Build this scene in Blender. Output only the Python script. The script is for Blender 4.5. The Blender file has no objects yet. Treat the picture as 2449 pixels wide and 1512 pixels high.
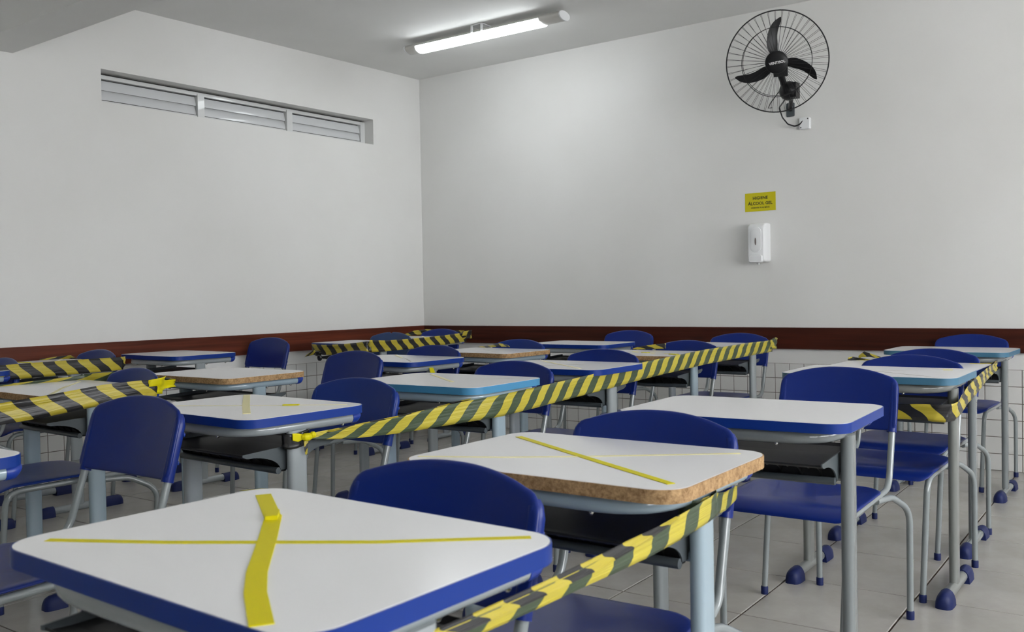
import bpy, bmesh, math, random
from mathutils import Vector, Matrix
random.seed(7)
S = bpy.context.scene
C = S.collection

# ------------------------------------------------------------------ camera
yaw, pitch, roll, CAMH, FPX = 0.640598, -0.022293, -0.018486, 1.07448, 2217.97
fw = Vector((-math.sin(yaw)*math.cos(pitch), math.cos(yaw)*math.cos(pitch), math.sin(pitch)))
rt = Vector((math.cos(yaw), math.sin(yaw), 0.0)); up = rt.cross(fw)
r2 = math.cos(roll)*rt + math.sin(roll)*up
u2 = -math.sin(roll)*rt + math.cos(roll)*up
cd = bpy.data.cameras.new('camera'); cam = bpy.data.objects.new('camera', cd); C.objects.link(cam)
cd.sensor_fit = 'HORIZONTAL'; cd.sensor_width = 36.0; cd.lens = FPX/2449*36.0
cd.clip_start = 0.05; cd.clip_end = 200
cam.matrix_world = Matrix(((r2.x, u2.x, -fw.x, 0), (r2.y, u2.y, -fw.y, 0), (r2.z, u2.z, -fw.z, CAMH), (0, 0, 0, 1)))
cd.dof.use_dof = True; cd.dof.focus_distance = 3.6; cd.dof.aperture_fstop = 9.0
S.camera = cam

# ------------------------------------------------------------------ light
W = bpy.data.worlds.new('overcast_sky'); S.world = W; W.use_nodes = True
bg = W.node_tree.nodes['Background']
bg.inputs[0].default_value = (0.97, 0.985, 1.0, 1); bg.inputs[1].default_value = 10.0
vs = S.view_settings
vs.view_transform = 'Standard'; vs.look = 'None'; vs.gamma = 1.0; vs.use_curve_mapping = False
vs.exposure = 0.4
LAMP_STRENGTH = 17.5

# ------------------------------------------------------------------ materials
MATS = {}
def mat(name, col, rough=0.5, spec=0.5, metal=0.0, coat=0.0):
    m = bpy.data.materials.new(name); m.use_nodes = True
    b = m.node_tree.nodes['Principled BSDF']
    b.inputs['Base Color'].default_value = (*col, 1); b.inputs['Roughness'].default_value = rough
    b.inputs['Specular IOR Level'].default_value = spec; b.inputs['Metallic'].default_value = metal
    b.inputs['Coat Weight'].default_value = coat
    MATS[name] = m
    return m
def N(m, t, **kw):
    n = m.node_tree.nodes.new(t)
    for k, v in kw.items(): setattr(n, k, v)
    return n
def L(m, a, b): m.node_tree.links.new(a, b)
def bsdf(m): return m.node_tree.nodes['Principled BSDF']
def noisy(m, c1, c2, scale=(1, 1, 1), nscale=5, detail=4, lo=0.35, hi=0.65, coord='Object', bump=0.0, bscale=None, rough=0.5):
    tc = N(m, 'ShaderNodeTexCoord'); mp = N(m, 'ShaderNodeMapping'); mp.inputs['Scale'].default_value = scale
    nz = N(m, 'ShaderNodeTexNoise'); nz.inputs['Scale'].default_value = nscale; nz.inputs['Detail'].default_value = detail
    nz.inputs['Roughness'].default_value = rough
    rp = N(m, 'ShaderNodeValToRGB'); e = rp.color_ramp.elements
    e[0].position = lo; e[0].color = (*c1, 1); e[1].position = hi; e[1].color = (*c2, 1)
    L(m, tc.outputs[coord], mp.inputs[0]); L(m, mp.outputs[0], nz.inputs['Vector'])
    L(m, nz.outputs['Fac'], rp.inputs[0]); L(m, rp.outputs[0], bsdf(m).inputs['Base Color'])
    if bump:
        n2 = N(m, 'ShaderNodeTexNoise'); n2.inputs['Scale'].default_value = bscale or nscale*4; n2.inputs['Detail'].default_value = 3
        bp = N(m, 'ShaderNodeBump'); bp.inputs['Strength'].default_value = bump; bp.inputs['Distance'].default_value = 0.002
        L(m, tc.outputs[coord], n2.inputs['Vector']); L(m, n2.outputs['Fac'], bp.inputs['Height']); L(m, bp.outputs[0], bsdf(m).inputs['Normal'])
    return nz, rp, tc

def build_materials():
    m = mat('wall_paint', (0.74, 0.735, 0.715), 0.42, 0.35)
    nz, rp, tc = noisy(m, (0.722, 0.715, 0.695), (0.758, 0.753, 0.736), nscale=1.4, detail=7, lo=0.3, hi=0.62, bump=0.06, bscale=60)
    m = mat('ceiling_paint', (0.78, 0.78, 0.765), 0.8, 0.2)
    noisy(m, (0.76, 0.76, 0.745), (0.80, 0.80, 0.785), nscale=1.2, detail=5)
    for rn, k1, k2 in (('rail_wood', (0.024, 0.0062, 0.004), (0.075, 0.018, 0.0095)), ('left_rail_wood', (0.046, 0.010, 0.005), (0.150, 0.033, 0.015))):  # left wall rail gets a redder, brighter mix than the back rail
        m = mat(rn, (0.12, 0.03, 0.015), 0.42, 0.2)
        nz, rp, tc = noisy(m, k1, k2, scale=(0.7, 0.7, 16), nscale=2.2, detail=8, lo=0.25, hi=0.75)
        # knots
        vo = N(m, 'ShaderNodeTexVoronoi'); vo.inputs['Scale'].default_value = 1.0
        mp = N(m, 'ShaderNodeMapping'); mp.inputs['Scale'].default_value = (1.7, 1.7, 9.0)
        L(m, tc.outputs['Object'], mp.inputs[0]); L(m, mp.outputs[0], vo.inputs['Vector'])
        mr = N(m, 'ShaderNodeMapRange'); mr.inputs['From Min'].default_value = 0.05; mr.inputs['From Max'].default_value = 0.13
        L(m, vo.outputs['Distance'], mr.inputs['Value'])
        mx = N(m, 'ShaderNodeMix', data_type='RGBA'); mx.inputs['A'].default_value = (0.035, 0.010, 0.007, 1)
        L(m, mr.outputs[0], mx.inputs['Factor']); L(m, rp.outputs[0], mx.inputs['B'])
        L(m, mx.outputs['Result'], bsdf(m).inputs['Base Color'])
    m = mat('wall_tile', (0.70, 0.695, 0.675), 0.22, 0.5)
    m = mat('wall_grout', (0.20, 0.175, 0.155), 0.9, 0.1)
    m = mat('floor_tile', (0.62, 0.59, 0.545), 0.23, 0.5)
    noisy(m, (0.34, 0.32, 0.295), (0.44, 0.42, 0.395), nscale=3.5, detail=8, lo=0.3, hi=0.7, rough=0.62, coord='Object')
    m = mat('floor_grout', (0.075, 0.052, 0.042), 0.9, 0.1)
    m = mat('laminate', (0.76, 0.76, 0.77), 0.20, 0.5)
    m = mat('blue_edge', (0.006, 0.032, 0.215), 0.38, 0.25)
    m = mat('teal_edge', (0.050, 0.150, 0.235), 0.38, 0.4)
    m = mat('sky_edge', (0.060, 0.235, 0.42), 0.38, 0.4)
    m = mat('chipboard', (0.36, 0.19, 0.08), 0.8, 0.15)
    noisy(m, (0.15, 0.080, 0.034), (0.54, 0.355, 0.185), nscale=95, detail=8, lo=0.33, hi=0.66, rough=0.8)
    m = mat('grey_metal', (0.170, 0.190, 0.195), 0.24, 0.5, coat=0.6)
    m = mat('light_grey_metal', (0.30, 0.33, 0.345), 0.24, 0.5, coat=0.7)
    m = mat('chair_metal', (0.225, 0.250, 0.258), 0.24, 0.5, coat=0.6)
    m = mat('blue_grey_metal', (0.30, 0.385, 0.44), 0.24, 0.5, coat=0.7)
    m = mat('warm_grey_metal', (0.18, 0.19, 0.182), 0.28, 0.5, coat=0.5)
    nz, rp, tc = noisy(m, (0.07, 0.065, 0.06), (0.18, 0.19, 0.182), nscale=40, detail=6, lo=0.24, hi=0.30)
    m = mat('blue_plastic', (0.005, 0.019, 0.16), 0.34, 0.22, coat=0.12)
    noisy(m, (0.0045, 0.017, 0.148), (0.0055, 0.021, 0.172), nscale=3, detail=5, bump=0.05, bscale=500)
    m = mat('pale_blue_plastic', (0.008, 0.030, 0.195), 0.38, 0.25)
    m = mat('worn_blue_plastic', (0.012, 0.042, 0.14), 0.42, 0.45)
    m = mat('cap_blue', (0.007, 0.034, 0.27), 0.33, 0.45)
    m = mat('boot_blue', (0.007, 0.015, 0.085), 0.5, 0.3)
    m = mat('tray_plastic', (0.020, 0.0205, 0.022), 0.45, 0.22)
    m = mat('bracket_plastic', (0.075, 0.088, 0.096), 0.4, 0.35)
    m = mat('bolt_steel', (0.6, 0.6, 0.58), 0.25, 0.5, metal=1.0)
    m = mat('yellow_tape', (0.62, 0.545, 0.006), 0.5, 0.12)
    m = mat('faded_yellow_tape', (0.74, 0.68, 0.33), 0.4, 0.5)
    m = mat('tape_residue', (0.42, 0.40, 0.37), 0.6, 0.3)
    m = mat('black_tape', (0.012, 0.012, 0.012), 0.22, 0.6)
    for nm, dark, yel in (('striped_tape', (0.016, 0.016, 0.017), (0.46, 0.375, 0.035)), ('green_striped_tape', (0.052, 0.078, 0.042), (0.50, 0.42, 0.045))):
        m = mat(nm, yel, 0.30, 0.5)
        uv = N(m, 'ShaderNodeUVMap'); uv.uv_map = 'UVMap'; sp = N(m, 'ShaderNodeSeparateXYZ'); L(m, uv.outputs[0], sp.inputs[0])
        fr = N(m, 'ShaderNodeMath', operation='FRACT'); L(m, sp.outputs['X'], fr.inputs[0])
        gt = N(m, 'ShaderNodeMath', operation='GREATER_THAN'); gt.inputs[1].default_value = 0.5; L(m, fr.outputs[0], gt.inputs[0])
        mx = N(m, 'ShaderNodeMix', data_type='RGBA'); mx.inputs['A'].default_value = (*yel, 1); mx.inputs['B'].default_value = (*dark, 1)
        L(m, gt.outputs[0], mx.inputs['Factor']); L(m, mx.outputs['Result'], bsdf(m).inputs['Base Color'])
        nz = N(m, 'ShaderNodeTexNoise'); nz.inputs['Scale'].default_value = 1.0; nz.inputs['Detail'].default_value = 3
        mp = N(m, 'ShaderNodeMapping'); mp.inputs['Scale'].default_value = (0.6, 9, 1); L(m, uv.outputs[0], mp.inputs[0]); L(m, mp.outputs[0], nz.inputs['Vector'])
        bp = N(m, 'ShaderNodeBump'); bp.inputs['Strength'].default_value = 0.5; bp.inputs['Distance'].default_value = 0.004
        L(m, nz.outputs['Fac'], bp.inputs['Height']); L(m, bp.outputs[0], bsdf(m).inputs['Normal'])
    m = mat('fan_black', (0.008, 0.008, 0.009), 0.38, 0.3)
    m = mat('fan_wire', (0.014, 0.014, 0.015), 0.45, 0.3)
    m = mat('white_print', (0.8, 0.8, 0.8), 0.5)
    m = mat('black_print', (0.015, 0.02, 0.01), 0.6)
    m = mat('sign_yellow', (0.60, 0.53, 0.012), 0.55, 0.3)
    m = mat('white_plastic', (0.80, 0.81, 0.82), 0.25, 0.5)
    m = mat('smoke_window', (0.20, 0.16, 0.15), 0.2, 0.5)
    m = mat('fixture_grey', (0.55, 0.54, 0.51), 0.45, 0.4)
    m = mat('aluminium', (0.66, 0.665, 0.66), 0.3, 0.5, coat=0.3)
    m = mat('slat_aluminium', (0.62, 0.63, 0.64), 0.33, 0.5, coat=0.3)
    m = mat('dark_gap', (0.03, 0.025, 0.022), 0.8, 0.1)
    m = mat('board_green', (0.05, 0.12, 0.08), 0.6, 0.3)
    m = mat('diffuser', (0.9, 0.9, 0.9), 0.4)
    b = bsdf(m); b.inputs['Emission Color'].default_value = (0.93, 0.98, 1.0, 1); b.inputs['Emission Strength'].default_value = LAMP_STRENGTH
build_materials()

# ------------------------------------------------------------------ mesh helpers
def mesh(name, V, F, m, smooth=False, auto=None):
    me = bpy.data.meshes.new(name); me.from_pydata([tuple(v) for v in V], [], F); me.update()
    bm = bmesh.new(); bm.from_mesh(me); bmesh.ops.recalc_face_normals(bm, faces=bm.faces); bm.to_mesh(me); bm.free()
    if isinstance(m, str): m = MATS[m]
    me.materials.append(m)
    if smooth:
        me.polygons.foreach_set('use_smooth', [True]*len(me.polygons))
        if auto is not None: me.set_sharp_from_angle(angle=math.radians(auto))
    return me
def link(name, me, parent=None, loc=None, rotz=None):
    o = bpy.data.objects.new(name, me); C.objects.link(o)
    if parent: o.parent = parent
    if loc is not None: o.location = loc
    if rotz is not None: o.rotation_euler = (0, 0, rotz)
    return o
def obj(name, VF, m, parent=None, smooth=False, auto=40, **kw):
    return link(name, mesh(name, VF[0], VF[1], m, smooth, auto), parent, **kw)
def join(*vfs):
    V, F = [], []
    for v, f in vfs:
        o = len(V); V += list(v); F += [tuple(i+o for i in q) for q in f]
    return V, F
def box(x0, x1, y0, y1, z0, z1):
    V = [(x, y, z) for z in (z0, z1) for y in (y0, y1) for x in (x0, x1)]
    F = [(0, 1, 3, 2), (4, 6, 7, 5), (0, 4, 5, 1), (2, 3, 7, 6), (0, 2, 6, 4), (1, 5, 7, 3)]
    return V, F
def xf(vf, M): return [tuple(M @ Vector(v)) for v in vf[0]], vf[1]
def loft(rings, cap0=True, cap1=True, closed=True):
    n = len(rings[0]); V = [v for r in rings for v in r]; F = []
    for k in range(len(rings)-1):
        for i in range(n if closed else n-1):
            j = (i+1) % n; F.append((k*n+i, k*n+j, (k+1)*n+j, (k+1)*n+i))
    if cap0: F.append(tuple(range(n-1, -1, -1)))
    if cap1: F.append(tuple((len(rings)-1)*n+i for i in range(n)))
    return V, F
def tube(pts, r, seg=12, caps=True, rad=None):
    P = [Vector(p) for p in pts]; rings = []; T = []
    for i in range(len(P)):
        a = P[max(i-1, 0)]; b = P[min(i+1, len(P)-1)]; T.append((b-a).normalized())
    n = T[0].orthogonal().normalized()
    for i, p in enumerate(P):
        if i: n = (T[i-1].rotation_difference(T[i]) @ n)
        n = (n - T[i]*n.dot(T[i])).normalized(); b = T[i].cross(n); rr = rad[i] if rad else r
        rings.append([p + rr*(math.cos(2*math.pi*k/seg)*n + math.sin(2*math.pi*k/seg)*b) for k in range(seg)])
    return loft(rings, caps, caps)
def fillet(pts, rads, n=6):
    P = [Vector(p) for p in pts]; out = [P[0]]
    for i in range(1, len(P)-1):
        r = rads[i-1] if isinstance(rads, (list, tuple)) else rads
        a = (P[i-1]-P[i]); b = (P[i+1]-P[i]); ang = a.angle(b); d = min(r/math.tan(ang/2), a.length*.49, b.length*.49)
        p0 = P[i]+a.normalized()*d; p1 = P[i]+b.normalized()*d
        for k in range(n+1):
            t = k/n; out.append((1-t)**2*p0 + 2*t*(1-t)*P[i] + t*t*p1)
    out.append(P[-1]); return out
def rrect(w, d, r, n=6, r_back=None):
    # rounded rectangle outline ccw in xy, radius r at front (y<0) corners, r_back at back
    rb = r if r_back is None else r_back; pts = []
    for cx, cy, a0, q in ((w/2, d/2, 0, rb), (-w/2, d/2, 90, rb), (-w/2, -d/2, 180, r), (w/2, -d/2, 270, r)):
        ox = cx - math.copysign(q, cx); oy = cy - math.copysign(q, cy)
        for k in range(n+1):
            a = math.radians(a0 + 90*k/n); pts.append((ox+q*math.cos(a), oy+q*math.sin(a)))
    return pts
def prism(outline, z0, z1, bev=0.0):
    if bev <= 0: return loft([[(x, y, z0) for x, y in outline], [(x, y, z1) for x, y in outline]])
    cx = sum(p[0] for p in outline)/len(outline); cy = sum(p[1] for p in outline)/len(outline)
    hw = max(abs(p[0]-cx) for p in outline); hd = max(abs(p[1]-cy) for p in outline)
    ins = [(cx+(x-cx)*(1-bev/hw), cy+(y-cy)*(1-bev/hd)) for x, y in outline]
    return loft([[(x, y, z0) for x, y in ins], [(x, y, z0+bev) for x, y in outline], [(x, y, z1-bev) for x, y in outline], [(x, y, z1) for x, y in ins]])
def ringprism(outer, inner, z0, z1):
    n = len(outer)
    V = [(x, y, z0) for x, y in outer]+[(x, y, z1) for x, y in outer]+[(x, y, z1) for x, y in inner]+[(x, y, z0) for x, y in inner]; F = []
    for i in range(n):
        j = (i+1) % n
        for k in range(4):
            a, b = k*n, ((k+1) % 4)*n; F.append((a+i, a+j, b+j, b+i))
    return V, F
def sphere(c, r, nu=16, nv=10, sc=(1, 1, 1)):
    rings = []
    for k in range(1, nv):
        t = math.pi*k/nv
        rings.append([(c[0]+sc[0]*r*math.sin(t)*math.cos(2*math.pi*i/nu), c[1]+sc[1]*r*math.sin(t)*math.sin(2*math.pi*i/nu), c[2]-sc[2]*r*math.cos(t)) for i in range(nu)])
    return loft(rings)
def cyl(p0, p1, r, seg=14): return tube([p0, p1], r, seg)
def tag(o, label, cat, group=None):
    o['label'] = label; o['category'] = cat
    if group: o['group'] = group
    return o
def thing(name, label, cat, loc=(0, 0, 0), rotz=0, group=None, scale=None):
    o = bpy.data.objects.new(name, None); C.objects.link(o); o.empty_display_size = 0.1
    o.location = loc; o.rotation_euler = (0, 0, rotz)
    if scale: o.scale = scale
    return tag(o, label, cat, group)
def struct(name, vf, m, parent=None, smooth=False):
    o = obj(name, vf, m, parent, smooth); o['kind'] = 'structure'; return o
def text_mesh(name, body, size, m, align='CENTER', extrude=0.0004):
    cu = bpy.data.curves.new(name, 'FONT'); cu.body = body; cu.size = size; cu.align_x = align; cu.align_y = 'CENTER'; cu.extrude = extrude; cu.resolution_u = 3; cu.offset = size*0.022
    t = bpy.data.objects.new(name, cu); C.objects.link(t)
    bpy.context.view_layer.update()
    dg = bpy.context.evaluated_depsgraph_get(); me = bpy.data.meshes.new_from_object(t.evaluated_get(dg))
    bpy.data.objects.remove(t); bpy.data.curves.remove(cu)
    me.name = name; me.materials.clear(); me.materials.append(MATS[m]); return me

# ------------------------------------------------------------------ the room
XL, TA = -5.545, math.tan(math.radians(1.40))       # left wall face: x = XL + TA*y
YB, TB = 6.02, math.tan(math.radians(0.54))         # back wall face: y = YB + TB*x
AL, AB = -math.radians(1.40), math.radians(0.54)
ZC = 2.94; XR, YF = 2.7, -2.1
lx = lambda y: XL + TA*y
by = lambda x: YB + TB*x
yc = (YB + TB*XL)/(1 - TA*TB); xc = lx(yc)          # the far left corner

def quadbox(p, q, off, z0, z1):
    # wall slab between plan points p and q, thickened by vector off
    a, b = Vector(p), Vector(q); o = Vector(off)
    P = [a, b, b+o, a+o]
    return loft([[(v.x, v.y, z0) for v in P], [(v.x, v.y, z1) for v in P]])
# left wall with the louvre opening
WY0, WY1, WZ0, WZ1 = 3.125, 5.418, 2.322, 2.525
TH = 0.16
def lw(y0, y1, z0, z1): return quadbox((lx(y0), y0), (lx(y1), y1), (-TH, 0), z0, z1)
wall_left = struct('wall_left', join(lw(YF-0.2, WY0, -0.05, ZC), lw(WY1, yc+0.2, -0.05, ZC), lw(WY0, WY1, -0.05, WZ0), lw(WY0, WY1, WZ1, ZC)), 'wall_paint')
wall_back = struct('wall_back', quadbox((xc-0.3, by(xc-0.3)), (XR+0.2, by(XR+0.2)), (0, 0.16), -0.05, ZC), 'wall_paint')
# right wall, windows onto the yard
RW = [(-0.4, 1.2), (1.6, 3.2), (3.6, 5.0)]; RZ0, RZ1 = 0.95, 2.45
segs = [box(XR, XR+0.16, YF-0.2, YB+0.3, -0.05, RZ0), box(XR, XR+0.16, YF-0.2, YB+0.3, RZ1, ZC)]
ys = [YF-0.2]+[v for w in RW for v in w]+[YB+0.3]
for i in range(0, len(ys), 2): segs.append(box(XR, XR+0.16, ys[i], ys[i+1], RZ0, RZ1))
wall_right = struct('wall_right', join(*segs), 'wall_paint')
for i, (a, b) in enumerate(RW):
    fr = [box(XR+0.05, XR+0.09, a, b, RZ0, RZ0+0.05), box(XR+0.05, XR+0.09, a, b, RZ1-0.05, RZ1)]
    for k in range(4):
        t = a+(b-a)*k/3; fr.append(box(XR+0.05, XR+0.09, max(t-0.025, a), min(t+0.025, b), RZ0+0.05, RZ1-0.05))
    struct('window_%d' % (i+2), join(*fr), 'aluminium')
wall_front = struct('wall_front', box(XL-0.2, XR+0.16, YF-0.16, YF, -0.05, ZC), 'wall_paint')
struct('unseen_chalkboard', box(-4.2, -0.6, YF, YF+0.03, 0.9, 2.1), 'board_green')  # unseen chalkboard added behind the camera to darken the front bounce
ceiling = struct('ceiling', box(XL-0.3, XR+0.2, YF-0.3, YB+0.3, ZC, ZC+0.12), 'ceiling_paint')
beam = struct('trim_1', loft([[(lx(2.36)-0.02, 2.36, 2.518), (XR, 2.38, 2.518), (XR, 2.62, 2.518), (lx(2.6)-0.02, 2.60, 2.518)],
                              [(lx(2.36)-0.02, 2.36, ZC+.01), (XR, 2.38, ZC+.01), (XR, 2.62, ZC+.01), (lx(2.6)-0.02, 2.60, ZC+.01)]]), 'ceiling_paint')

# floor: grout bed and tiles
floor = struct('floor', box(XL-0.2, XR+0.16, YF-0.16, YB+0.25, -0.12, -0.004), 'floor_grout')
FA = math.radians(1.25); PX, PY, GR = 0.445, 0.4735, 0.0062
room_poly = [Vector((lx(YF), YF)), Vector((XR, YF)), Vector((XR, by(XR))), Vector((xc, yc))]
def clip(poly, cl):
    for i in range(len(cl)):
        a, b = cl[i], cl[(i+1) % len(cl)]; e = b-a; out = []
        for k in range(len(poly)):
            p, q = poly[k], poly[(k+1) % len(poly)]
            dp = e.x*(p.y-a.y)-e.y*(p.x-a.x); dq = e.x*(q.y-a.y)-e.y*(q.x-a.x)
            if dp >= 0: out.append(p)
            if dp*dq < 0: out.append(p+(q-p)*(dp/(dp-dq)))
        poly = out
        if not poly: return []
    return poly
def tile_mesh(outl):
    n = len(outl); c = sum(outl, Vector((0, 0)))/n
    ins = [p+(c-p).normalized()*0.0025 for p in outl]
    return mesh('floor_tile', *loft([[(p.x, p.y, -0.010) for p in outl], [(p.x, p.y, -0.0015) for p in outl], [(p.x, p.y, 0.0) for p in ins]], cap0=False), 'floor_tile')
hw, hd = (PX-GR)/2, (PY-GR)/2
full = tile_mesh([Vector((-hw, -hd)), Vector((hw, -hd)), Vector((hw, hd)), Vector((-hw, hd))])
ca, sa = math.cos(FA), math.sin(FA)
for i in range(-14, 11):
    for j in range(-14, 8):
        gx, gy = (i+0.5)*PX, (j+0.5)*PY
        c = Vector((-0.80+ca*gx-sa*gy, 3.385+sa*gx+ca*gy))
        R = [c+Vector((ca*a-sa*b, sa*a+ca*b)) for a, b in ((-hw, -hd), (hw, -hd), (hw, hd), (-hw, hd))]
        cp = clip(R, room_poly)
        if len(cp) < 3: continue
        area = 0.5*abs(sum(cp[k].x*cp[(k+1) % len(cp)].y-cp[(k+1) % len(cp)].x*cp[k].y for k in range(len(cp))))
        if area < 0.003: continue
        if area > 4*hw*hd*0.999: link('floor_tile', full, floor, (c.x, c.y, 0), FA)
        else: link('floor_tile', tile_mesh([p-c for p in cp]), floor, (c.x, c.y, 0))

# tiled dado: grout backing and tiles, six rows
TP, TR = 0.0970, 0.0985
def wtile():
    a = (TP-0.0042)/2; b = (TR-0.0042)/2; s = 0.0012
    q = lambda k: [(-a+k, -b+k), (a-k, -b+k), (a-k, b-k), (-a+k, b-k)]
    # local frame: x along wall, y out of the wall towards -y, z up
    return mesh('wall_tile', *loft([[(x, 0.0, z) for x, z in q(0)], [(x, -0.0055, z) for x, z in q(0)], [(x, -0.0065, z) for x, z in q(s)]], cap0=False), 'wall_tile')
tm = wtile()
struct('trim_2', quadbox((xc, by(xc)), (XR, by(XR)), (0, -0.004), 0.0, 6*TR), 'wall_grout')
struct('trim_3', quadbox((lx(YF), YF), (lx(yc), yc), (0.004, 0), 0.0, 6*TR), 'wall_grout')
def tiles(parent, items, limit=300):
    # items: list of (dist, location, rotz); the nearest ones singly, the rest in one mesh
    items.sort(key=lambda t: t[0])
    for d, p, rz in items[:limit]: link('wall_tile', tm, parent, p, rz)
    rest = items[limit:]
    if rest:
        V0 = [v.co.copy() for v in tm.vertices]; F0 = [tuple(f.vertices) for f in tm.polygons]; parts = []
        for d, p, rz in rest:
            M = Matrix.Translation(p) @ Matrix.Rotation(rz, 4, 'Z'); parts.append(([tuple(M @ v) for v in V0], F0))
        o = obj('wall_tiling', join(*parts), 'wall_tile', parent); o['kind'] = 'stuff'
it = []
x = -0.8337 - TP/2
k = -40
while True:
    xx = -0.8337 + (k+0.5)*TP*-1
    k += 1
    if xx > XR-0.05: continue
    if xx < xc+0.05: break
    for rw in range(6): it.append((abs(xx+2.2), (xx, by(xx)-0.001, (rw+0.5)*TR), AB))
tiles(wall_back, it)
it = []
k = -80
while k < 40:
    yy = 4.6706 + (k+0.5)*TP; k += 1
    if yy < YF+0.05 or yy > yc-0.05: continue
    for rw in range(6): it.append((abs(yy-3.4), (lx(yy)+0.001, yy, (rw+0.5)*TR), math.radians(90)+AL))
tiles(wall_left, it)

# wooden chair rail
RZT, RZB, RT = 0.829, 0.688, 0.022
def rail(p, q, off, cut=0.003):
    a, b = Vector(p), Vector(q); o = Vector(off)
    sec = [(0, RZB), (1, RZB), (1, RZT-cut), (1-cut/RT, RZT), (0, RZT)]
    return loft([[(a.x+o.x*s, a.y+o.y*s, z) for s, z in sec], [(b.x+o.x*s, b.y+o.y*s, z) for s, z in sec]])
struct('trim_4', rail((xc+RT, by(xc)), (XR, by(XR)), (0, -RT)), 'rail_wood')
struct('trim_5', rail((lx(YF), YF), (lx(yc), yc), (RT, 0)), 'left_rail_wood')

# louvre window, set back in the left wall
FD = 0.10
def wbar(y0, y1, z0, z1, d0, d1): return quadbox((lx(y0)-d0, y0), (lx(y1)-d0, y1), (-(d1-d0), 0), z0, z1)
win = struct('window_1', join(wbar(WY0, WY1, 2.488, 2.512, FD, FD+.045), wbar(WY0, WY1, WZ0, 2.352, FD, FD+.045),
                              wbar(WY0, WY0+.045, WZ0, 2.512, FD-.002, FD+.045), wbar(WY1-.045, WY1, WZ0, 2.512, FD-.002, FD+.045)), 'aluminium')
obj('backing', wbar(WY0, WY1, WZ0, WZ1, FD+.035, FD+.05), 'dark_gap', win)
MU = [WY0+.045, 3.889, 4.648, WY1-.045]
for yy in MU[1:3]:
    obj('mullion', wbar(yy-.026, yy+.026, WZ0+.002, 2.500, FD-.010, FD+.045), 'aluminium', win)
for q in range(3):
    y0 = MU[q]+(.026 if q else 0)+.003; y1 = MU[q+1]-(.026 if q < 2 else 0)-.003
    for k in range(2):
        zt = 2.4815-.061*k; h = .063
        prof = [(-(FD+.024)+.016*t+.004*math.sin(math.pi*t), zt-h*t) for t in [i/6 for i in range(7)]]
        ring = prof + [(px-.002, pz) for px, pz in reversed(prof)]
        obj('slat', loft([[(lx(y0)+px, y0, pz) for px, pz in ring], [(lx(y1)+px, y1, pz) for px, pz in ring]]), 'slat_aluminium', win, True, 50)

# ------------------------------------------------------------------ ceiling lamp
def lamp(loc, label, length=1.33):
    t = thing('ceiling_lamp', label, 'lamp', loc, math.radians(1.2))
    h = length/2
    # housing: rounded channel under the ceiling, 20 mm gap
    sec = [(0.062*math.cos(a)*1.0, 0.050*math.sin(a)) for a in [math.pi*k/10 for k in range(11)]]
    top = [(y, -0.052+z*0.55) for y, z in sec]                   # upper shell
    bot = [(-0.062*math.cos(a), -0.052-0.034*math.sin(a)) for a in [math.pi*k/10 for k in range(1, 10)]]
    ring = top+bot
    for x0, x1 in ((-h, -h+0.10), (h-0.16, h)):
        obj('end_housing', loft([[(x0, y, z) for y, z in ring], [(x1, y, z) for y, z in ring]]), 'fixture_grey', t, True, 50)
    shell = top + [(y*0.94, z-0.004) for y, z in reversed(top)]
    obj('back_shell', loft([[(-h+0.10, y, z) for y, z in shell], [(h-0.16, y, z) for y, z in shell]]), 'fixture_grey', t, True, 50)
    # prismatic diffuser with rows of bumps
    n, mlen = 15, 90; rings = []
    for i in range(mlen+1):
        xx = -h+0.10+(length-0.26)*i/mlen; row = []
        for k in range(n):
            a = math.pi*k/(n-1); bump = 0.0012*((i+k) % 2)
            row.append((xx, -(0.060+bump)*math.cos(a), -0.054-(0.040+bump)*math.sin(a)))
        rings.append(row)
    obj('diffuser', loft(rings), 'diffuser', t, True, 60)
    for ex in (-h, h):
        s = 1 if ex > 0 else -1
        obj('end_cap', loft([[(ex, y*1.05, z) for y, z in ring], [(ex+s*0.008, y*1.05, z) for y, z in ring]]), 'white_plastic', t)
    for cx in (0.0,):
        obj('clip', join(box(cx-0.05, cx-0.035, -0.068, -0.058, -0.05, 0.0), box(cx+0.035, cx+0.05, -0.068, -0.058, -0.05, 0.0), box(cx-0.05, cx+0.05, -0.068, 0.068, -0.006, 0.0)), 'white_plastic', t)
    return t
lamp((-3.995, 5.075, ZC), 'long tubular ceiling lamp, lit, above the far left corner')

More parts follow.
